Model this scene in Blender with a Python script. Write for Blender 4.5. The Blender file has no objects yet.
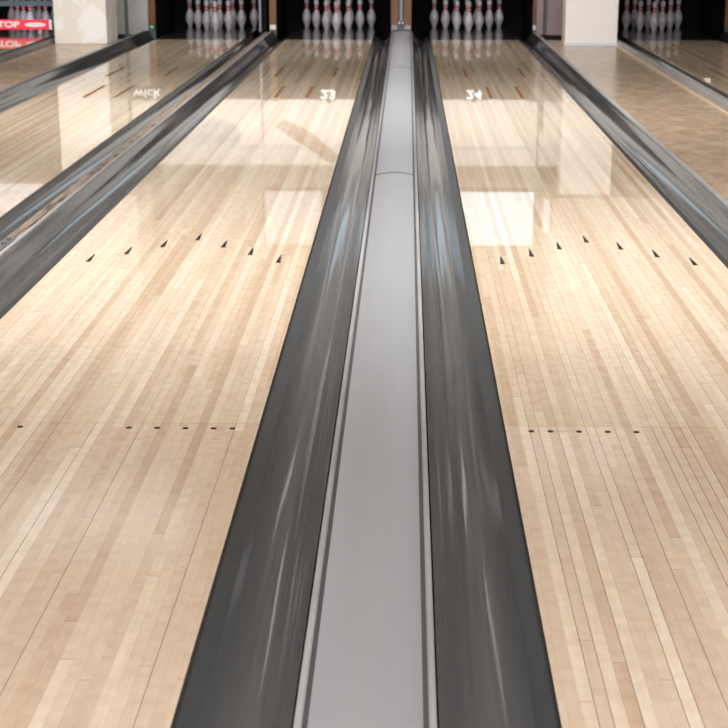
import bpy, bmesh, math, random
from mathutils import Vector, Matrix
random.seed(7)
S = bpy.context.scene
col = S.collection
R = math.radians

# ------------------------------------------------------------------ camera
cam_d = bpy.data.cameras.new('camera')
cam = bpy.data.objects.new('camera', cam_d); col.objects.link(cam)
cam.location = (-0.011, 0, 1.40)
cam.rotation_euler = (R(90 - 16.16), 0, R(1.576))
cam_d.sensor_width = 36; cam_d.lens = 36 * 1536 / 728
cam_d.clip_start = .05; cam_d.clip_end = 100
cam_d.dof.use_dof = True; cam_d.dof.focus_distance = 4.6; cam_d.dof.aperture_fstop = 9.0
S.camera = cam

# ------------------------------------------------------------------ world, exposure
w = bpy.data.worlds.new('world'); S.world = w; w.use_nodes = True
w.node_tree.nodes['Background'].inputs[0].default_value = (0.93, 0.96, 1.0, 1)
w.node_tree.nodes['Background'].inputs[1].default_value = 0.75
S.view_settings.view_transform = 'Standard'
S.view_settings.look = 'None'
S.view_settings.gamma = 1
S.view_settings.use_curve_mapping = False
S.view_settings.exposure = -0.05

# added fill lamps, unseen in the lane polish, tilted down and forward to the pins: x, y, size x, size y, watts, tilt below horizontal
CEIL = 3.6
FILL_LAMPS = [(x, -1.5, 2.4, .8, 76, 50) for x in (-4.5, -1.5, 1.5, 4.5)] + \
        [(x, 5.0, 2.4, .6, 78, 50) for x in (-5.0, -2.0, 1.2, 4.2)] + \
        [(x, 10.5, 2.4, .6, 58, 58) for x in (-5.0, -2.0, 1.2)] + \
        [(x, 15.6, 2.2, .3, 24, 36) for x in (-4.4, -1.6, 1.0)]

# ------------------------------------------------------------------ materials
def mat(name, color=(.5, .5, .5), rough=.5, metal=0, emit=None, strength=0, spec=.5):
    m = bpy.data.materials.new(name); m.use_nodes = True
    b = m.node_tree.nodes['Principled BSDF']
    b.inputs['Base Color'].default_value = (*color, 1)
    b.inputs['Roughness'].default_value = rough
    b.inputs['Metallic'].default_value = metal
    b.inputs['Specular IOR Level'].default_value = spec
    if emit:
        b.inputs['Emission Color'].default_value = (*emit, 1)
        b.inputs['Emission Strength'].default_value = strength
    return m

class NT:
    def __init__(s, m): s.t = m.node_tree; s.b = s.t.nodes['Principled BSDF']
    def n(s, typ, **kw):
        o = s.t.nodes.new(typ)
        for k, v in kw.items():
            if k.startswith('i_'):
                key = k[2:]
                o.inputs[int(key) if key.isdigit() else key].default_value = v
            else: setattr(o, k, v)
        return o
    def l(s, a, b): s.t.links.new(a, b)
    def math(s, op, a, b=None, c=None):
        o = s.n('ShaderNodeMath', operation=op)
        for i, v in enumerate((a, b, c)):
            if v is None: continue
            if isinstance(v, (int, float)): o.inputs[i].default_value = v
            else: s.l(v, o.inputs[i])
        return o.outputs[0]
    def mix(s, f, a, b, blend='MIX'):
        o = s.n('ShaderNodeMix', data_type='RGBA', blend_type=blend)
        if isinstance(f, (int, float)): o.inputs[0].default_value = f
        else: s.l(f, o.inputs[0])
        for i, v in ((6, a), (7, b)):
            if isinstance(v, tuple): o.inputs[i].default_value = (*v, 1)
            else: s.l(v, o.inputs[i])
        return o.outputs[2]
    def ramp(s, f, stops):
        o = s.n('ShaderNodeValToRGB'); e = o.color_ramp.elements
        e[0].position, e[0].color = stops[0][0], (*stops[0][1], 1)
        e[1].position, e[1].color = stops[-1][0], (*stops[-1][1], 1)
        for p, c in stops[1:-1]:
            k = e.new(p); k.color = (*c, 1)
        s.l(f, o.inputs[0]); return o.outputs[0]
    def comb(s, x, y, z):
        o = s.n('ShaderNodeCombineXYZ')
        for i, v in enumerate((x, y, z)):
            if isinstance(v, (int, float)): o.inputs[i].default_value = v
            else: s.l(v, o.inputs[i])
        return o.outputs[0]

BW = 1.054 / 39
def lane_material(name, tones, seam, rough=.1, dull=1.0, spec=.5):
    m = mat(name, rough=rough, spec=spec); q = NT(m)
    tc = q.n('ShaderNodeTexCoord').outputs['Object']
    loc = q.n('ShaderNodeObjectInfo').outputs['Location']
    sp = q.n('ShaderNodeSeparateXYZ'); q.l(tc, sp.inputs[0])
    sl = q.n('ShaderNodeSeparateXYZ'); q.l(loc, sl.inputs[0])
    seed = q.math('FLOOR', q.math('MULTIPLY', sl.outputs[0], 7.0))
    u = q.math('DIVIDE', q.math('ADD', sp.outputs[0], 20 * BW), BW)
    idx = q.math('FLOOR', u); fr = q.math('FRACT', u)
    wn = q.n('ShaderNodeTexWhiteNoise', noise_dimensions='2D'); q.l(q.comb(idx, seed, 0), wn.inputs['Vector'])
    # boards broken along their length
    yy = q.math('ADD', q.math('DIVIDE', sp.outputs[1], 1.9), q.math('MULTIPLY', wn.outputs[0], 9.0))
    seg = q.math('FLOOR', yy); fy = q.math('FRACT', yy)
    wn2 = q.n('ShaderNodeTexWhiteNoise', noise_dimensions='3D'); q.l(q.comb(idx, seg, seed), wn2.inputs['Vector'])
    mixv = q.math('ADD', q.math('MULTIPLY', wn.outputs[0], .55), q.math('MULTIPLY', wn2.outputs[0], .45))
    base = q.ramp(mixv, [(.12, tones[0]), (.38, tones[1]), (.62, tones[2]), (.88, tones[3])])
    # grain across: figured maple plus fine long grain
    n1 = q.n('ShaderNodeTexNoise', i_Scale=1.0, i_Detail=4.0, i_Roughness=.6)
    q.l(q.comb(q.math('ADD', q.math('MULTIPLY', sp.outputs[0], 60.), q.math('MULTIPLY', idx, 3.7)), q.math('MULTIPLY', sp.outputs[1], 4.0), seed), n1.inputs['Vector'])
    n2 = q.n('ShaderNodeTexNoise', i_Scale=1.0, i_Detail=2.0)
    q.l(q.comb(q.math('ADD', q.math('MULTIPLY', sp.outputs[0], 14.), q.math('MULTIPLY', idx, 5.3)), q.math('MULTIPLY', sp.outputs[1], 22.0), seed), n2.inputs['Vector'])
    g1 = q.ramp(n1.outputs[0], [(.3, (.94, .925, .91)), (.65, (1.03, 1.03, 1.03))])
    g2 = q.ramp(n2.outputs[0], [(.35, (.94, .92, .90)), (.6, (1.02, 1.02, 1.02))])
    c = q.mix(1.0, base, g1, 'MULTIPLY'); c = q.mix(1.0, c, g2, 'MULTIPLY')
    # seams: every board faint, some strong
    wn3 = q.n('ShaderNodeTexWhiteNoise', noise_dimensions='2D'); q.l(q.comb(q.math('ADD', idx, 31.), seed, 0), wn3.inputs['Vector'])
    strong = q.math('GREATER_THAN', wn3.outputs[0], .66)
    edge = q.math('LESS_THAN', fr, .055)
    sf = q.math('MULTIPLY', edge, q.math('ADD', q.math('MULTIPLY', strong, seam), .16))
    e2 = q.math('MULTIPLY', q.math('LESS_THAN', fy, .0022), .35)
    c = q.mix(q.math('MAXIMUM', sf, e2), c, (.16, .11, .075))
    q.l(c, q.b.inputs['Base Color'])
    # slightly uneven polish
    n3 = q.n('ShaderNodeTexNoise', i_Scale=1.4, i_Detail=3.0); q.l(tc, n3.inputs['Vector'])
    q.l(q.math('ADD', q.math('MULTIPLY', n3.outputs[0], .06 * dull), rough - .03), q.b.inputs['Roughness'])
    return m

M = {}
M['pine'] = lane_material('lane_far_boards', [(.565, .43, .31), (.64, .52, .395), (.69, .58, .455), (.75, .655, .54)], .42, .034, .5, spec=.32)
M['maple'] = lane_material('lane_near_boards', [(.56, .41, .295), (.635, .495, .375), (.69, .56, .435), (.77, .655, .53)], .95, .14)
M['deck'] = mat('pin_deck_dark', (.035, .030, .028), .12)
M['ink'] = mat('marker_dark', (.014, .012, .013), .4, spec=.25)
M['brownmark'] = mat('marker_brown', (.21, .10, .05), .9, spec=0)

def worn(name, c1, c2, rough, metal=0, scale=(9, .6, 9), scratches=True, lo=.35, hi=.7, spec=.5, rvar=.12):
    m = mat(name, c1, rough, metal, spec=spec); q = NT(m)
    tc = q.n('ShaderNodeTexCoord').outputs['Object']
    mp = q.n('ShaderNodeMapping'); mp.inputs['Scale'].default_value = scale; q.l(tc, mp.inputs[0])
    n = q.n('ShaderNodeTexNoise', i_Scale=1.0, i_Detail=6.0, i_Roughness=.62); q.l(mp.outputs[0], n.inputs['Vector'])
    c = q.ramp(n.outputs[0], [(lo, c1), (hi, c2)])
    q.l(c, q.b.inputs['Base Color'])
    q.l(q.math('ADD', q.math('MULTIPLY', n.outputs[0], rvar), rough - rvar / 2), q.b.inputs['Roughness'])
    return m
M['gutter'] = worn('gutter_plastic', (.078, .080, .084), (.112, .114, .117), .09, scale=(14, .45, 14), rvar=.12, spec=.5)
M['gutter_lip'] = worn('gutter_lip_dark', (.038, .041, .044), (.055, .058, .062), .35, scale=(14, .6, 14), spec=.25)
M['gutter_black'] = mat('gutter_black', (.008, .008, .009), .35)
M['divider'] = worn('divider_grey', (.56, .585, .65), (.59, .61, .67), .33, metal=.6, scale=(5, .8, 5), rvar=.1)
M['rim'] = worn('rim_metal', (.30, .30, .31), (.42, .41, .41), .4, scale=(8, 1, 8))
M['rim_dark'] = mat('rim_groove', (.12, .115, .125), .5)
M['cap'] = worn('cap_grey', (.13, .135, .15), (.20, .20, .21), .38, scale=(10, .8, 10))
M['black'] = mat('black_panel', (.004, .004, .0045), .7, spec=.1)
M['pit'] = mat('pit_black', (.005, .005, .006), .8, spec=.1)
M['white'] = mat('painted_white', (.80, .77, .74), .55)
M['pin_shaded'] = mat('pin_white_shaded', (.50, .475, .515), .25)  # white greyed down, standing in for the shade in the pit
M['red'] = mat('pin_red', (.45, .01, .02), .3)
M['grey'] = mat('steel_grey', (.22, .22, .25), .4, .4)
M['dkgrey'] = mat('dark_grey', (.08, .08, .085), .5)
M['bluegrey'] = mat('blue_grey_paint', (.19, .27, .34), .4)
M['signred'] = mat('sign_red', (.80, .045, .07), .35, emit=(.8, .05, .08), strength=.6)  # self-glow added so the board and its lettering look lit
M['signwhite'] = mat('sign_white', (.95, .88, .88), .4, emit=(.95, .85, .86), strength=.35)
M['concrete'] = mat('dark_subfloor', (.05, .045, .04), .8)
M['ceiling'] = mat('ceiling_paint', (.68, .665, .65), .8)
M['wallp'] = mat('wall_paint', (.52, .46, .40), .8)
M['bulk'] = mat('bulkhead_paint', (.42, .385, .35), .7)
M['mask'] = mat('mask_cream', (.82, .79, .75), .5, emit=(.95, .92, .88), strength=.16)  # faint emission added to lift the panels' brightness
M['maskblue'] = mat('mask_blue', (.45, .56, .64), .5)
M['maskbrown'] = mat('mask_brown', (.42, .31, .26), .5)
M['lit'] = mat('sign_light', (.9, .9, .9), .5, emit=(1, 1, 1), strength=1.25)
M['litdim'] = mat('sign_light_dim', (.9, .9, .9), .5, emit=(1, .97, .9), strength=.55)
M['litwarm'] = mat('sign_light_warm', (.9, .8, .6), .5, emit=(1, .74, .48), strength=1.1)
M['glow'] = mat('mirrored_glow_blue', (.05, .05, .05), .3, emit=(.68, .87, 1.0), strength=1.3)
M['glow_mid'] = mat('mirrored_glow_soft', (.05, .05, .05), .3, emit=(.9, .93, .95), strength=.6)
M['glow_dim'] = mat('mirrored_glow_lilac', (.05, .05, .05), .3, emit=(.82, .84, 1.0), strength=.8)
M['lamp'] = mat('fill_diffuser', (.9, .9, .9), .5, emit=(1, .97, .93), strength=3.0)
M['green'] = mat('green_light', (.1, .6, .2), .4, emit=(.1, .8, .3), strength=.5)
M['pinkwall'] = worn('pink_panel', (.30, .225, .235), (.36, .27, .28), .6, scale=(3, 3, 30), rvar=.05)
M['palewall'] = worn('pale_panel', (.40, .41, .38), (.50, .49, .48), .6, scale=(3, 3, 6), rvar=.05)
M['rust'] = mat('rusty_metal', (.09, .06, .045), .6)

def wood(name, a, b, scale, rough):
    m = mat(name, a, rough); q = NT(m)
    tc = q.n('ShaderNodeTexCoord').outputs['Object']
    mp = q.n('ShaderNodeMapping'); mp.inputs['Scale'].default_value = scale; q.l(tc, mp.inputs[0])
    n = q.n('ShaderNodeTexNoise', i_Scale=1.0, i_Detail=6.0, i_Roughness=.6, i_Distortion=.4); q.l(mp.outputs[0], n.inputs['Vector'])
    q.l(q.ramp(n.outputs[0], [(.32, a), (.68, b)]), q.b.inputs['Base Color'])
    return m
M['post'] = wood('post_wood', (.13, .048, .014), (.21, .085, .026), (30, 30, 3), .5)
M['strip'] = wood('strip_wood', (.15, .115, .09), (.31, .24, .19), (22, 5, 30), .6)
M['panel'] = wood('filler_wood', (.36, .26, .18), (.56, .43, .31), (9, 7, 3), .25)
M['panel_edge'] = mat('filler_edge', (.66, .50, .33), .35)
M['approach'] = lane_material('approach_boards', [(.55, .385, .255), (.68, .505, .36), (.745, .585, .43), (.83, .685, .53)], .6, .2)
def column_mat():
    m = mat('column_paint', (.85, .8, .74), .5); q = NT(m)
    tc = q.n('ShaderNodeTexCoord').outputs['Object']
    n = q.n('ShaderNodeTexNoise', i_Scale=3.2, i_Detail=3.0); q.l(tc, n.inputs['Vector'])
    q.l(q.ramp(n.outputs[0], [(.50, (.74, .69, .63)), (.55, (.80, .79, .79))]), q.b.inputs['Base Color'])
    return m
M['column'] = column_mat()
M['column_plain'] = mat('column_plain', (.80, .76, .745), .5)

# ------------------------------------------------------------------ helpers
def link(name, bm, m, parent=None, loc=(0, 0, 0), smooth=False):
    me = bpy.data.meshes.new(name)
    bmesh.ops.recalc_face_normals(bm, faces=bm.faces)
    bm.to_mesh(me); bm.free()
    for f in me.polygons: f.use_smooth = smooth
    if smooth: me.set_sharp_from_angle(angle=R(38))
    for x in (m if isinstance(m, (list, tuple)) else [m]): me.materials.append(x)
    o = bpy.data.objects.new(name, me); col.objects.link(o)
    o.location = loc
    if parent: o.parent = parent
    return o
def box(bm, x0, x1, y0, y1, z0, z1, bev=0):
    r = bmesh.ops.create_cube(bm, size=1)
    vs = r['verts']
    bmesh.ops.scale(bm, vec=(x1 - x0, y1 - y0, z1 - z0), verts=vs)
    bmesh.ops.translate(bm, vec=((x0 + x1) / 2, (y0 + y1) / 2, (z0 + z1) / 2), verts=vs)
    if bev:
        es = list({e for v in vs for e in v.link_edges})
        bmesh.ops.bevel(bm, geom=es, offset=bev, segments=2, affect='EDGES')
    return bm
def boxo(name, dims, m, parent=None, bev=0):
    """a box object whose origin sits at the middle of its base"""
    x0, x1, y0, y1, z0, z1 = dims
    cx, cy = (x0 + x1) / 2, (y0 + y1) / 2
    bm = bmesh.new(); box(bm, x0 - cx, x1 - cx, y0 - cy, y1 - cy, 0, z1 - z0, bev)
    o = link(name, bm, m, None, (cx, cy, z0))
    if parent:
        o.parent = parent; o.location = Vector((cx, cy, z0)) - parent.location
    return o
def empty(name, loc): 
    o = bpy.data.objects.new(name, None); col.objects.link(o); o.location = loc; o.empty_display_size = .1; return o
def tag(o, label=None, cat=None, group=None, kind=None):
    if label: o['label'] = label
    if cat: o['category'] = cat
    if group: o['group'] = group
    if kind: o['kind'] = kind
    return o
def extrude_profile(pts, y0, y1, steps=1, closed=True):
    bm = bmesh.new(); rows = []
    for i in range(steps + 1):
        y = y0 + (y1 - y0) * i / steps
        rows.append([bm.verts.new((x, y, z)) for x, z in pts])
    n = len(pts)
    for a, b in zip(rows, rows[1:]):
        for k in range(n if closed else n - 1):
            bm.faces.new((a[k], a[(k + 1) % n], b[(k + 1) % n], b[k]))
    if closed:
        bm.faces.new(rows[0]); bm.faces.new(rows[-1][::-1])
    return bm
def text_obj(name, s, size, m, parent, loc, rot, depth=.004, sx=1.0, bold=.012):
    cu = bpy.data.curves.new(name, 'FONT'); cu.body = s; cu.size = size; cu.extrude = depth; cu.offset = bold
    cu.align_x = 'CENTER'; cu.align_y = 'CENTER'
    t = bpy.data.objects.new('tmp', cu); col.objects.link(t)
    dg = bpy.context.evaluated_depsgraph_get(); dg.update()
    me = bpy.data.meshes.new_from_object(t.evaluated_get(dg))
    bpy.data.objects.remove(t)
    me.materials.clear(); me.materials.append(m)
    o = bpy.data.objects.new(name, me); col.objects.link(o)
    o.parent = parent; o.location = loc; o.rotation_euler = rot; o.scale = (sx, 1, 1)
    return o

YF, YS, YD, YB = 2.13, 4.20, 18.87, 21.45     # foul line, splice, pin deck, back of the deck
LW = 1.054

# ------------------------------------------------------------------ structure
def struct(name, dims, m):
    o = boxo(name, dims, m); tag(o, kind='structure'); return o
struct('floor', (-9, 9, -3, 23, -.30, -.20), M['concrete'])
ap = struct('floor', (-9, 9, -2.9, YF - .03, -.199, 0), M['approach']); ap.name = 'floor_approach'
struct('wall_back', (-9, 9, 22.8, 23, -.2, CEIL), M['wallp'])
struct('wall_left', (-9.2, -9, -3, 23, -.2, CEIL), M['wallp'])
struct('wall_right', (9, 9.2, -3, 23, -.2, CEIL), M['wallp'])
struct('ceiling', (-9.2, 9.2, 2.0, 23, CEIL, CEIL + .15), M['ceiling'])
tr = struct('trim_1', (-9, 9, YF - .03, YF, -.199, .0), M['ink'])
# boxed-in ends of the hall either side of the lit masks
struct('wall_bulkhead_right', (1.72, 8.99, 17.95, 19.0, 1.75, CEIL - .01), M['bulk'])
struct('wall_bulkhead_left', (-8.99, -3.2, 17.95, 19.0, 1.75, CEIL - .01), M['bulk'])
struct('wall_bulkhead_centre', (-3.2, 1.72, 20.02, 20.2, 1.70, CEIL - .01), M['bulk'])

# ------------------------------------------------------------------ lanes
LANES = [  # x of left edge, phrase
    (-5.48, 'far left lane', 'partly hidden bowling lane beyond the left column, ending at the red board'),
    (-3.05, 'second lane from the left', 'pale wood bowling lane left of the bare wood strip between gutters'),
    (-1.4826, 'lane left of the grey divider', 'wide pale wood bowling lane just left of the central grey divider'),
    (.278, 'lane right of the grey divider', 'wide pale wood bowling lane just right of the central grey divider'),
    (2.67, 'far right lane', 'dim brown bowling lane right of the right white column')]
def arrow_bm():
    bm = bmesh.new()
    pts = [(-.0105, -.075), (.0105, -.075), (.002, .075), (-.002, .075)]
    lo = [bm.verts.new((x, y, 0)) for x, y in pts]; hi = [bm.verts.new((x, y, .0012)) for x, y in pts]
    bm.faces.new(lo[::-1]); bm.faces.new(hi)
    for k in range(4): bm.faces.new((lo[k], lo[(k + 1) % 4], hi[(k + 1) % 4], hi[k]))
    return bm
def lane(x0, label):
    xc = x0 + LW / 2
    r = empty('bowling_lane', (xc, YF, -.199)); tag(r, label, 'bowling lane')
    def part(name, bm, m, x=0, y=0, z=0):
        o = link(name, bm, m, r); o.location = (x, y, z + .199); return o
    def slab(y0, y1, m, name):
        bm = bmesh.new(); box(bm, -LW / 2, LW / 2, y0 - YF, y1 - YF, -.199, 0); return part(name, bm, m)
    slab(YF, YS, M['maple'], 'near_boards'); slab(YS + .003, YD, M['pine'], 'far_boards')
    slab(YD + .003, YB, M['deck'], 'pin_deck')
    bm = bmesh.new(); box(bm, -LW / 2, LW / 2, 0, .003, -.1, -.0006); part('splice_joint', bm, M['brownmark'], y=YS - YF)
    for k in range(-3, 4):
        part('arrow', arrow_bm(), M['ink'], x=k * 5 * BW, y=6.90 - abs(k) * .155 - YF)
    for side in (-1, 1):
        for b in (3, 5, 8, 11, 14):
            bm = bmesh.new(); bmesh.ops.create_cone(bm, segments=20, radius1=.0085, radius2=.0085, depth=.0012, cap_ends=True)
            part('dot', bm, M['ink'], x=side * (LW / 2 - (b - .3) * BW), y=4.155 - YF, z=.0006)
        for dx, y0, y1 in ((.127, 12.60, 13.50), (.267, 14.35, 15.25)):
            bm = bmesh.new(); box(bm, -.0135, .0135, 0, y1 - y0, 0, .002); part('range_marker', bm, M['brownmark'], x=side * dx, y=y0 - YF)
    return r
for x0, ph, lab in LANES: lane(x0, lab)

# ------------------------------------------------------------------ gutters
def gutter_profile(width, rim, sgn, u0=0):
    # u from the lane edge outwards
    pts = [(0.002, -.006), (.006, -.012), (.045, -.018)]
    n = 14
    a0, z0, a1 = .045, -.018, width
    for i in range(1, n + 1):
        t = i / n
        u = a0 + (a1 - a0) * t
        # shallow bowl that climbs steeply at the outer side
        z = -.018 - .055 * math.sin(math.pi * min(1, t * .62 / .62 * .78) ) ** 1.0 if t < .64 else None
        pts.append((u, z))
    # explicit smooth curve instead of the rough one above
    pts = pts[:3]
    for i in range(1, 19):
        t = i / 18
        u = a0 + (width - .004 - a0) * math.sin(t * math.pi / 2 * 1.0) ** .9 if False else a0 + (width - .003 - a0) * t
        bowl = -.018 - .052 * math.sin(math.pi * min(t / .86, 1)) ** .8
        up = 0 if t < .62 else (rim + .018) * ((t - .62) / .38) ** 2.2
        pts.append((u, bowl + up))
    return [(sgn * u, z) for u, z in pts]
def gutter(xl, sgn, width, rim, label, rim_mat='rim', capw=.0):
    """xl: lane edge, sgn: direction away from that lane"""
    r = empty('lane_gutter', (xl, YF, -.199)); tag(r, label, 'gutter')
    prof = gutter_profile(width, rim, sgn)
    def closed(p): return p + [(p[-1][0], -.195), (p[0][0], -.195)]
    def part(name, bm, m, smooth=True):
        o = link(name, bm, m, r, smooth=smooth); o.location = (0, -YF, .199)
        return o
    lip = prof[:3]; trough = prof[2:]
    part('lip', extrude_profile(closed(lip), YF, 18.5), M['gutter_lip'], False)
    # trough: gently uneven along its length, as the real ones sag between supports
    def trough_bm(y0, y1, steps, wob):
        bm = bmesh.new(); rows = []
        p = trough
        for i in range(steps + 1):
            y = y0 + (y1 - y0) * i / steps
            row = []
            for k, (x, z) in enumerate(p):
                f = math.sin(math.pi * k / (len(p) - 1))
                dz = wob * f * (math.sin(y * 2.1 + xl * 5) + .6 * math.sin(y * 4.7 + xl * 11 + 1))
                row.append(bm.verts.new((x, y, z + dz)))
            row.append(bm.verts.new((p[-1][0], y, -.195))); row.append(bm.verts.new((p[0][0], y, -.195)))
            rows.append(row)
        n = len(rows[0])
        for a, b in zip(rows, rows[1:]):
            for k in range(n): bm.faces.new((a[k], a[(k + 1) % n], b[(k + 1) % n], b[k]))
        bm.faces.new(rows[0]); bm.faces.new(rows[-1][::-1])
        return bm
    o = part('trough', trough_bm(YF, 18.5, 120, .0011), M['gutter'], True)
    part('end_trough', extrude_profile(closed(prof), 18.503, 19.77), M['gutter_black'], False)
    if capw:
        a, b = sgn * width, sgn * (width + capw)
        bm = bmesh.new(); box(bm, min(a, b), max(a, b), YF, 19.6, -.195, rim + .006, .004)
        part('top_rail', bm, M[rim_mat], False)
    return r
GW = .226
GL = {i: LANES[i][0] for i in range(5)}
gutter(GL[0] + LW, 1, .235, .05, 'grey gutter of the far left lane, beside the wood panel and left column', 'cap', .05)
gutter(GL[1], -1, .235, .05, 'dark gutter running past the left column, left of second lane', 'cap', .045)
gutter(GL[1] + LW, 1, .195, .025, 'narrower gutter left of the bare wood strip', 'cap', .0)
gutter(GL[2], -1, .226, .04, 'dark gutter just right of the bare wood strip', 'rim', .02)
gutter(GL[2] + LW, 1, GW, .035, 'dark grey gutter along left side of the central divider')
gutter(GL[3], -1, GW, .035, 'dark grey gutter along right side of the central divider')
gutter(GL[3] + LW, 1, .235, .035, 'dark gutter with light rail beside the wood panel, left of right column', 'rim', .04)
gutter(GL[4], -1, .225, .05, 'gutter left of the dim far right lane', 'rim', .04)
gutter(GL[4] + LW, 1, .235, .05, 'black gutter on the right side of the dim far right lane', 'cap', .04)

# ------------------------------------------------------------------ central divider
XA, XB = GL[2] + LW + GW + .001, GL[3] - GW - .001
xc = (XA + XB) / 2; hw = (XB - XA) / 2
d = empty('divider_cover', (xc, YF, -.199)); tag(d, 'long light grey crowned divider between the two central gutters', 'divider')
def dpart(name, bm, m, smooth=False):
    o = link(name, bm, m, d, smooth=smooth); o.location = (0, -YF, .199)
    return o
ci = hw - .024
def crown(y0, y1):
    pts = [(-ci + 2 * ci * k / 14, .032 + .015 * (1 - (2 * k / 14 - 1) ** 2)) for k in range(15)]
    return extrude_profile(pts + [(ci, -.19), (-ci, -.19)], y0, y1)
for a, b in ((YF, 8.49), (8.512, 14.79), (14.815, 19.75)): dpart('cover_panel', crown(a, b), M['divider'], True)
for a, b in ((8.49, 8.512), (14.79, 14.815)):
    pts = [(-ci + 2 * ci * k / 14, .0328 + .015 * (1 - (2 * k / 14 - 1) ** 2)) for k in range(15)]
    dpart('joint_gap', extrude_profile(pts + [(ci, -.19), (-ci, -.19)], a, b), M['rust'])
for s in (-1, 1):
    bm = bmesh.new(); a, b = sorted((s * ci, s * (ci + .010))); box(bm, a, b, YF, 19.75, -.19, .026); dpart('groove', bm, M['rim_dark'])
    bm = bmesh.new(); a, b = sorted((s * (ci + .010), s * (hw))); box(bm, a, b, YF, 19.75, -.19, .041, .003); dpart('edge_rail', bm, M['rim'])

# ------------------------------------------------------------------ bare wood strip between gutters 22 / 23
sx0, sx1 = GL[1] + LW + .196, GL[2] - .247
st = tag(boxo('wood_strip', (sx0, sx1, YF, 19.75, -.199, .030), M['strip']), 'narrow bare brown wood strip between two gutters, left of the wide lane', 'wood strip')
def rag(lx, ly, n=11, h=.0012):
    pts = []
    for k in range(n):
        a = 2 * math.pi * k / n; f = random.uniform(.55, 1)
        pts.append((lx * f * math.cos(a), ly * f * math.sin(a)))
    bm = bmesh.new(); lo = [bm.verts.new((x, y, 0)) for x, y in pts]; hi = [bm.verts.new((x, y, h)) for x, y in pts]
    bm.faces.new(lo[::-1]); bm.faces.new(hi)
    for k in range(n): bm.faces.new((lo[k], lo[(k + 1) % n], hi[(k + 1) % n], hi[k]))
    return bm
smx = (sx0 + sx1) / 2; stc = st.location
for y, lx, ly, dx, m in ((7.66, .020, .07, .008, 'rust'), (7.50, .013, .12, -.012, 'rust'), (8.55, .012, .10, -.01, 'rust'), (8.65, .016, .06, .01, 'rust'),
                   (8.85, .010, .10, .0, 'dkgrey'), (9.2, .018, .06, .004, 'rust'), (9.8, .012, .08, -.008, 'rust'), (7.05, .010, .12, .014, 'rust'), (10.6, .012, .10, .006, 'rust')):
    o = link('dirt_patch', rag(lx, ly), M[m], st); o.location = (smx + dx - stc.x, y - stc.y, .2292)
cl = empty('metal_clamp', (smx, 6.59, .0315)); tag(cl, 'small bent metal clamp lying on the bare wood strip', 'clamp')
o = boxo('base', (smx - .026, smx + .022, 6.50, 6.68, .0315, .0345), M['grey'], cl, .001)
for yy in (-.05, .04):
    bm = bmesh.new(); bmesh.ops.create_cone(bm, segments=6, radius1=.013, radius2=.010, depth=.012, cap_ends=True)
    link('bolt', bm, M['dkgrey'], cl, (0, yy, .0095))
wp = [(-.018, -.75), (-.002, -.55), (.006, -.4), (0, -.25), (-.006, -.1), (.004, .08), (.010, .25), (.002, .42), (-.010, .6), (-.004, .9)]
bm = bmesh.new(); rings = [[bm.verts.new((a + .0022 * math.cos(t * math.pi / 3), b, .0025 + .0022 * math.sin(t * math.pi / 3))) for t in range(6)] for a, b in wp]
for p_, q_ in zip(rings, rings[1:]):
    for t in range(6): bm.faces.new((p_[t], p_[(t + 1) % 6], q_[(t + 1) % 6], q_[t]))
bm.faces.new(rings[0]); bm.faces.new(rings[-1][::-1])
wo = link('loose_wire', bm, M['grey'], None, (smx + .008, 6.9, .0322), smooth=True)
tag(wo, 'thin loose grey wire lying along the bare wood strip', 'wire')

# ------------------------------------------------------------------ wood filler panels
def filler(x0, x1, label):
    r = empty('filler_panel', ((x0 + x1) / 2, YF, -.199)); tag(r, label, 'floor panel')
    ys = [YF, 5.2, 8.3, 11.4, 14.5, 18.85]
    for a, b in zip(ys, ys[1:]):
        boxo('panel_sheet', (x0 + .035, x1 - .03, a + .002, b - .002, -.198, .0), M['panel'], r)
    boxo('shadow_strip', (x0, x0 + .034, YF, 18.85, -.198, .004), M['strip'], r)  # brown strip standing in for the shadow beside the gutter rail
    boxo('edge_strip', (x1 - .03, x1, YF, 18.85, -.198, .006), M['panel_edge'], r)
    boxo('end_riser', (x0, x1, 18.853, 19.78, -.198, -.004), M['black'], r)
    return r
filler(GL[3] + LW + .277, GL[4] - .267, 'wide brown wood panel under and in front of the right column')
filler(GL[0] + LW + .287, GL[1] - .282, 'wide brown wood panel under and in front of the left column')

# ------------------------------------------------------------------ columns
def column(x0, x1, y0, y1, m, label, plate):
    r = empty('square_column', ((x0 + x1) / 2, (y0 + y1) / 2, .001)); tag(r, label, 'column')
    boxo('shaft', (x0, x1, y0, y1, .001, 1.745), m, r, .008)
    if plate:
        boxo('base_strip', (x0 - .012, x1 + .012, y0 - .014, y0 - .002, .001, .035), M['dpaint'], r)
    return r
M['dpaint'] = mat('base_strip_paint', (.62, .64, .70), .4)
column(1.800, 2.395, 18.02, 18.40, M['column_plain'], 'plain white square column standing right of the wide central lanes', True)
column(-4.11, -3.50, 18.12, 18.80, M['column'], 'patchy white square column at left, beside the red board', False)

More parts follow.
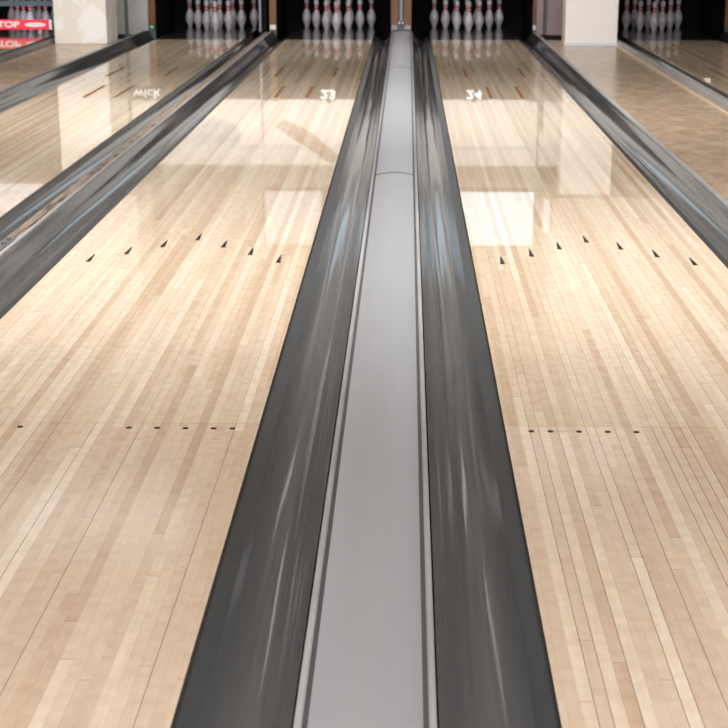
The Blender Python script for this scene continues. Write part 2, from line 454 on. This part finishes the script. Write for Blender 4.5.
# ------------------------------------------------------------------ kickbacks at the pins
def kick(x0, x1, label, face='white', wood=True):
    r = empty('kickback', ((x0 + x1) / 2, 20.7, -.199)); tag(r, label, 'side partition')
    boxo('side_board', (x0, x1, 19.86, 21.5, -.198, .84), M['black'], r)
    if wood:
        boxo('front_post', (x0, x1, 19.80, 19.858, .115, .84), M['post'], r, .004)
        boxo('foot_block', (x0 + .005, x1 - .005, 19.79, 19.855, .055, .113), M[face], r, .004)
        boxo('toe_board', (x0, x1, 19.81, 19.857, -.198, .053), M['dkgrey'], r)
    return r
kick(-.216, -.127, 'left wood-fronted post of the pair at the end of the grey divider', 'grey')
kick(-.050, .040, 'right wood-fronted post of the pair at the end of the grey divider', 'grey')
kick(-1.75, -1.665, 'black side partition with wood front and white foot, left of the central left pins')
kick(-1.868, -1.79, 'plain black side partition right of the second lane pins', wood=False)
kick(-3.285, -3.20, 'wood-fronted side partition with green spot, left of the second lane pins', 'dkgrey')
kick(1.568, 1.612, 'narrow wood-fronted side partition with white foot, beside the pink wall')
kick(2.345, 2.44, 'black side partition left of the dim far right pins', wood=False)
kick(3.97, 4.05, 'wood-fronted side partition right of the dim far right pins', 'dkgrey')
kick(-4.19, -4.11, 'black side partition right of the pins behind the red board', wood=False)
kick(-5.80, -5.72, 'black side partition left of the pins behind the red board', wood=False)
kb = [o for o in col.objects if o.name.startswith('kickback') and 'green spot' in o.get('label', '')][0]
boxo('green_light', (-3.26, -3.225, 19.78, 19.789, .075, .098), M['green'], kb)
# hardware between the two central posts
hb = empty('machine_bracket', (-.088, 19.84, .05)); tag(hb, 'grey metal machine bracket between the two central wood posts', 'bracket')
boxo('back_plate', (-.125, -.052, 19.84, 19.85, .05, .84), M['dkgrey'], hb)
boxo('vertical_bar', (-.103, -.073, 19.80, 19.838, .16, .84), M['grey'], hb, .006)
boxo('foot_box', (-.125, -.052, 19.77, 19.838, .05, .115), M['dkgrey'], hb, .006)
for x in (-.112, -.066):
    bm = bmesh.new(); bmesh.ops.create_cone(bm, segments=14, radius1=.013, radius2=.011, depth=.02, cap_ends=True, matrix=Matrix.Rotation(R(90), 4, 'X'))
    link('bolt', bm, M['white'], hb, (x + .088, -.055 , .09))
# poles and end walls
tag(boxo('grey_pole', (-1.872, -1.846, 19.70, 19.73, .031, 1.2), M['grey'], None, .004), 'thin blue-grey vertical pole between second lane pins and wood post', 'pole')
tag(boxo('dark_pole', (-3.48, -3.44, 19.2, 19.24, .0, 1.2), M['dkgrey'], None, .006), 'thin dark vertical pole right of the left column', 'pole')
tag(boxo('flat_bar', (1.69, 1.735, 19.765, 19.775, .0, 1.2), M['dkgrey'], None, .002), 'grey vertical bar on the pink wall left of the right column', 'bar')
for n, (x0, x1, m) in enumerate(((1.614, 2.343, 'pinkwall'), (-4.10, -3.287, 'palewall'))):
    struct('wall_service_' + ('right', 'left')[n], (x0, x1, 19.785, 19.85, -.19, .838), M[m])
# pits: the black boxes behind the pins
for i, (x0, ph, lab) in enumerate(LANES):
    a, b = [(-5.715, -4.195), (-3.197, -1.872), (-1.661, -.219), (.043, 1.565), (2.443, 3.967)][i]
    p = empty('pin_pit', ((a + b) / 2, 21.6, -.199)); tag(p, 'black pit behind the pins at the end of the ' + ph, 'pit')
    boxo('back_curtain', (a, b, 21.47, 21.52, -.198, .84), M['pit'], p)
    boxo('roof_board', (a, b, 20.25, 21.468, .79, .84), M['pit'], p)

pl = [o for o in col.objects if 'far left lane' in o.get('label', '') and o['category'] == 'pit'][0]
fill_bar = boxo('pit_fill', (-5.6, -4.3, 19.776, 19.79, .36, .39), M['lamp'], pl)  # fill light added behind the blue rail to brighten the pins
ld = bpy.data.lights.new('pit_fill_light', 'AREA'); ld.shape = 'RECTANGLE'; ld.size = 1.3; ld.size_y = .04; ld.energy = 4; ld.color = (.95, .97, 1)
lo = bpy.data.objects.new('pit_fill_light', ld); col.objects.link(lo); lo.parent = pl; lo.location = Vector((-4.95, 19.80, .375)) - pl.location; lo.rotation_euler = (R(70), 0, 0)
# ------------------------------------------------------------------ masks, signs, glow panels
def prism(pts, y0, y1):
    bm = bmesh.new()
    a = [bm.verts.new((x, y0, z)) for x, z in pts]; b = [bm.verts.new((x, y1, z)) for x, z in pts]
    bm.faces.new(a); bm.faces.new(b[::-1]); n = len(pts)
    for k in range(n): bm.faces.new((a[k], b[k], b[(k + 1) % n], a[(k + 1) % n]))
    return bm
def mask(x0, x1, label):
    r = empty('masking_unit', ((x0 + x1) / 2, 20.1, .842)); tag(r, label, 'masking panel')
    boxo('panel', (x0, x1, 20.0, 20.018, .842, 1.695), M['mask'], r)
    boxo('blue_line', (x0 + .01, x1 - .01, 19.996, 19.9995, 1.452, 1.475), M['maskblue'], r)
    return r
m1 = mask(-1.868, 1.68, 'cream masking panel with diagonal brown shape above the two central lanes')
m2 = mask(-4.15, -1.88, 'cream masking panel with pale blue shape above the second lane')
m4 = mask(1.70, 2.34, 'narrow cream panel above the pink wall, beside the right column')
m3 = boxo('masking_unit', (2.40, 5.8, 20.0, 20.018, .842, 1.74), M['dkgrey']); tag(m3, 'dark unlit masking panel above the dim far right lane', 'masking panel')
def on_mask(r, name, pts, m):
    o = link(name, prism(pts, 19.990, 19.9955), M[m], r); o.location = -r.location; return o
on_mask(m1, 'brown_shape', [(-1.72, 1.19), (-1.60, 1.10), (-1.25, 1.27), (-.92, 1.55), (-.80, 1.66), (-1.02, 1.66), (-1.25, 1.50), (-1.50, 1.34)], 'maskbrown')
on_mask(m2, 'blue_shape', [(-2.95, 1.42), (-2.85, 1.17), (-2.6, 1.09), (-2.3, 1.12), (-2.16, 1.25), (-2.18, 1.42), (-2.4, 1.43)], 'maskblue')
def numsign(x, txt, label, m='lit', wdt=.27, size=.15, z=.742, sx=1.35):
    r = empty('lane_number_sign', (x, 19.75, z - .075)); tag(r, label, 'sign')
    boxo('housing', (x - wdt / 2, x + wdt / 2, 19.74, 19.785, z - .075, z + .075), M['black'], r, .004)
    boxo('hanger', (x - .02, x + .02, 19.755, 19.775, z + .076, .841), M['black'], r)
    boxo('hanger_arm', (x - .02, x + .02, 19.755, 19.998, .8415, .853), M['black'], r)
    text_obj('number', txt, size, M[m], r, (0, -.016, .075), (R(90), 0, 0), sx=sx, bold=.003)
    return r
numsign(-1.01, '23', 'lit number 23 hanging over the central left pins')
numsign(.845, '24', 'lit number 24 hanging over the central right pins')
numsign(-3.33, 'wick', 'dim cream lettering hanging left above the second lane pins', 'litdim', wdt=.38, size=.16, sx=1.15)
numsign(3.78, '25', 'small warm lit number over the far right pins', 'litwarm', wdt=.16, size=.08, z=.56, sx=1.1)
def glow(x0, x1, z0, z1, y, m, label):  # unseen glowing panels, added for the bright patches mirrored in the lanes
    r = empty('glow_panel', ((x0 + x1) / 2, y, z0)); tag(r, label, 'glow')
    boxo('frame', (x0 - .03, x1 + .03, y, y + .06, z0 - .03, z1 + .03), M['dkgrey'], r, .006)
    boxo('glow_face', (x0, x1, y - .004, y - .0005, z0, z1), M[m], r)
    return r
glow(-1.05, 1.66, 2.03, 2.74, 19.95, 'glow', 'large bright pale blue screen above the central masking panel')
glow(-1.86, -1.12, 2.03, 2.74, 19.95, 'glow_mid', 'added dimmer narrow screen left of the large bright one')
glow(-6.0, -4.30, 1.60, 1.93, 17.88, 'glow_dim', 'lilac screen above the far left lane')
glow(1.60, 1.68, 1.76, 2.16, 17.88, 'glow_mid', 'small narrow upright light left of the right column')
# red barrier board and blue bar before the far left pins
rb = empty('barrier_board', (-5.1, 19.70, .002)); tag(rb, 'red board with white STOP lettering in front of the far left pins', 'sign board')
boxo('board', (-6.1, -4.53, 19.70, 19.73, .056, .178), M['signred'], rb, .003)
boxo('end_cap', (-4.528, -4.50, 19.698, 19.732, .056, .178), M['signwhite'], rb)
for x in (-5.6, -4.65): boxo('foot', (x - .02, x + .02, 19.70, 19.73, .002, .055), M['white'], rb)
text_obj('lettering', 'STOP', .10, M['signwhite'], rb, (.02, -.004, .115), (R(90), 0, 0), .003, 1.45, .003)
bm = bmesh.new()
bmesh.ops.create_circle(bm, cap_ends=True, segments=28, radius=1)
bmesh.ops.scale(bm, vec=(.135, .027, 1), verts=bm.verts)
g = bmesh.ops.extrude_face_region(bm, geom=bm.faces[:]); bmesh.ops.translate(bm, vec=(0, 0, .004), verts=[v for v in g['geom'] if isinstance(v, bmesh.types.BMVert)])
o = link('white_oval', bm, M['signwhite'], rb, (.395, -.0005, .115)); o.rotation_euler = (R(90), 0, 0)
tag(boxo('blue_rail', (-6.1, -4.20, 19.70, 19.74, .345, .41), M['bluegrey'], None, .006), 'blue-grey horizontal rail above the red board at far left', 'rail')

# ------------------------------------------------------------------ bowling pins
PR = [(0, .0258), (.006, .0262), (.019, .0295), (.057, .0454), (.086, .0545), (.114, .0605), (.149, .0573), (.184, .0479),
      (.212, .0352), (.238, .0250), (.254, .0232), (.275, .0240), (.298, .0272), (.343, .0323), (.36, .0290), (.372, .0205), (.379, .0100), (.381, 0)]
def lathe(profile, seg=24):
    bm = bmesh.new(); rings = []
    for z, r in profile:
        if r < 1e-5: rings.append([bm.verts.new((0, 0, z))]); continue
        rings.append([bm.verts.new((r * math.cos(2 * math.pi * k / seg), r * math.sin(2 * math.pi * k / seg), z)) for k in range(seg)])
    for a, b in zip(rings, rings[1:]):
        for k in range(seg):
            if len(b) == 1: bm.faces.new((a[k], a[(k + 1) % seg], b[0]))
            else: bm.faces.new((a[k], a[(k + 1) % seg], b[(k + 1) % seg], b[k]))
    bm.faces.new(rings[0][::-1])
    return bm
def rad(z):
    for (z0, r0), (z1, r1) in zip(PR, PR[1:]):
        if z0 <= z <= z1: return r0 + (r1 - r0) * (z - z0) / (z1 - z0)
def stripe_bm(z0, z1):
    bm = bmesh.new(); seg = 24; n = 4; rings = []
    for i in range(n + 1):
        z = z0 + (z1 - z0) * i / n
        rings.append([bm.verts.new(((rad(z) + .0009) * math.cos(2 * math.pi * k / seg), (rad(z) + .0009) * math.sin(2 * math.pi * k / seg), z)) for k in range(seg)])
    for i in range(n, -1, -1):
        z = z0 + (z1 - z0) * i / n
        rings.append([bm.verts.new(((rad(z) - .001) * math.cos(2 * math.pi * k / seg), (rad(z) - .001) * math.sin(2 * math.pi * k / seg), z)) for k in range(seg)])
    for a, b in zip(rings, rings[1:] + rings[:1]):
        for k in range(seg): bm.faces.new((a[k], a[(k + 1) % seg], b[(k + 1) % seg], b[k]))
    return bm
pin = empty('bowling_pin', (0, 0, 0))
link('body', lathe(PR), M['pin_shaded'], pin, smooth=True)
link('neck_stripe', stripe_bm(.240, .262), M['red'], pin, smooth=True)
link('neck_stripe', stripe_bm(.279, .301), M['red'], pin, smooth=True)
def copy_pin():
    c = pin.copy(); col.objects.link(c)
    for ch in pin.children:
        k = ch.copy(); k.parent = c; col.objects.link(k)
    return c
PS = .290
rows = [[('foremost', 0)], [('left in second row', -.5), ('right in second row', .5)],
        [('left in third row', -1), ('middle of third row', 0), ('right in third row', 1)],
        [('leftmost in back row', -1.5), ('inner left in back row', -.5), ('inner right in back row', .5), ('rightmost in back row', 1.5)]]
WH = ['behind red board', 'on second lane', 'lane left of grey divider',
      'lane right of grey divider', 'on dim far right lane']
HD = [-4.93, -2.51, -.930, .787, 3.18]
first = True
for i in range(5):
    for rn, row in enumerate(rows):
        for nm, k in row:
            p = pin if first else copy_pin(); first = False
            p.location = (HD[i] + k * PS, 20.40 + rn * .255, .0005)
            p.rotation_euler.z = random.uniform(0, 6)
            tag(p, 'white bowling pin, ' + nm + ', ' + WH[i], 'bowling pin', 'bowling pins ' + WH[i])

# ------------------------------------------------------------------ added fill lamps, ceiling light panels
for i, (x, y, sx, sy, wt, tilt) in enumerate(FILL_LAMPS):
    r = empty('fill_lamp', (x, y, CEIL - .45)); tag(r, 'added hooded fill lamp under the ceiling, aimed at the pins', 'ceiling lamp', 'added fill lamps under the ceiling')
    r.rotation_euler = (R(90 - tilt), 0, 0)     # local -Z is the beam
    bm = bmesh.new(); hx, hy = sx / 2 + .03, sy / 2 + .03
    box(bm, -hx, hx, -hy, hy, .02, .06)
    for a in ((-hx, hx, hy - .02, hy, -.06, .02), (-hx, hx, -hy, -hy + .02, -.06, .02), (-hx, -hx + .02, -hy, hy, -.06, .02), (hx - .02, hx, -hy, hy, -.06, .02)): box(bm, *a)
    link('hood', bm, M['dkgrey'], r)
    bm = bmesh.new(); box(bm, -sx / 2, sx / 2, -sy / 2, sy / 2, .008, .019); link('diffuser', bm, M['lamp'], r)
    ld = bpy.data.lights.new('fill_lamp_light', 'AREA'); ld.shape = 'RECTANGLE'; ld.size = sx; ld.size_y = sy; ld.energy = wt; ld.color = (1, .975, .935); ld.spread = R(125)
    lo = bpy.data.objects.new('fill_lamp_light', ld); col.objects.link(lo); lo.parent = r

def ceiling_panel(x0, x1, y0, y1, label, m):
    r = empty('ceiling_light_panel', ((x0 + x1) / 2, (y0 + y1) / 2, CEIL - .06)); tag(r, label, 'ceiling light')
    boxo('frame', (x0 - .03, x1 + .03, y0 - .03, y1 + .03, CEIL - .05, CEIL - .001), M['white'], r)
    boxo('diffuser', (x0, x1, y0, y1, CEIL - .056, CEIL - .0505), M[m], r)
M['panel_lit'] = mat('ceiling_diffuser', (.8, .8, .8), .5, emit=(.95, .97, 1), strength=1.6)
ceiling_panel(-3.7, -1.9, 11.6, 12.7, 'wide square ceiling light, dimly mirrored in the left lane', 'panel_lit')
ceiling_panel(.5, 2.2, 13.6, 14.5, 'ceiling light dimly mirrored in the right lane near the dots', 'panel_lit')
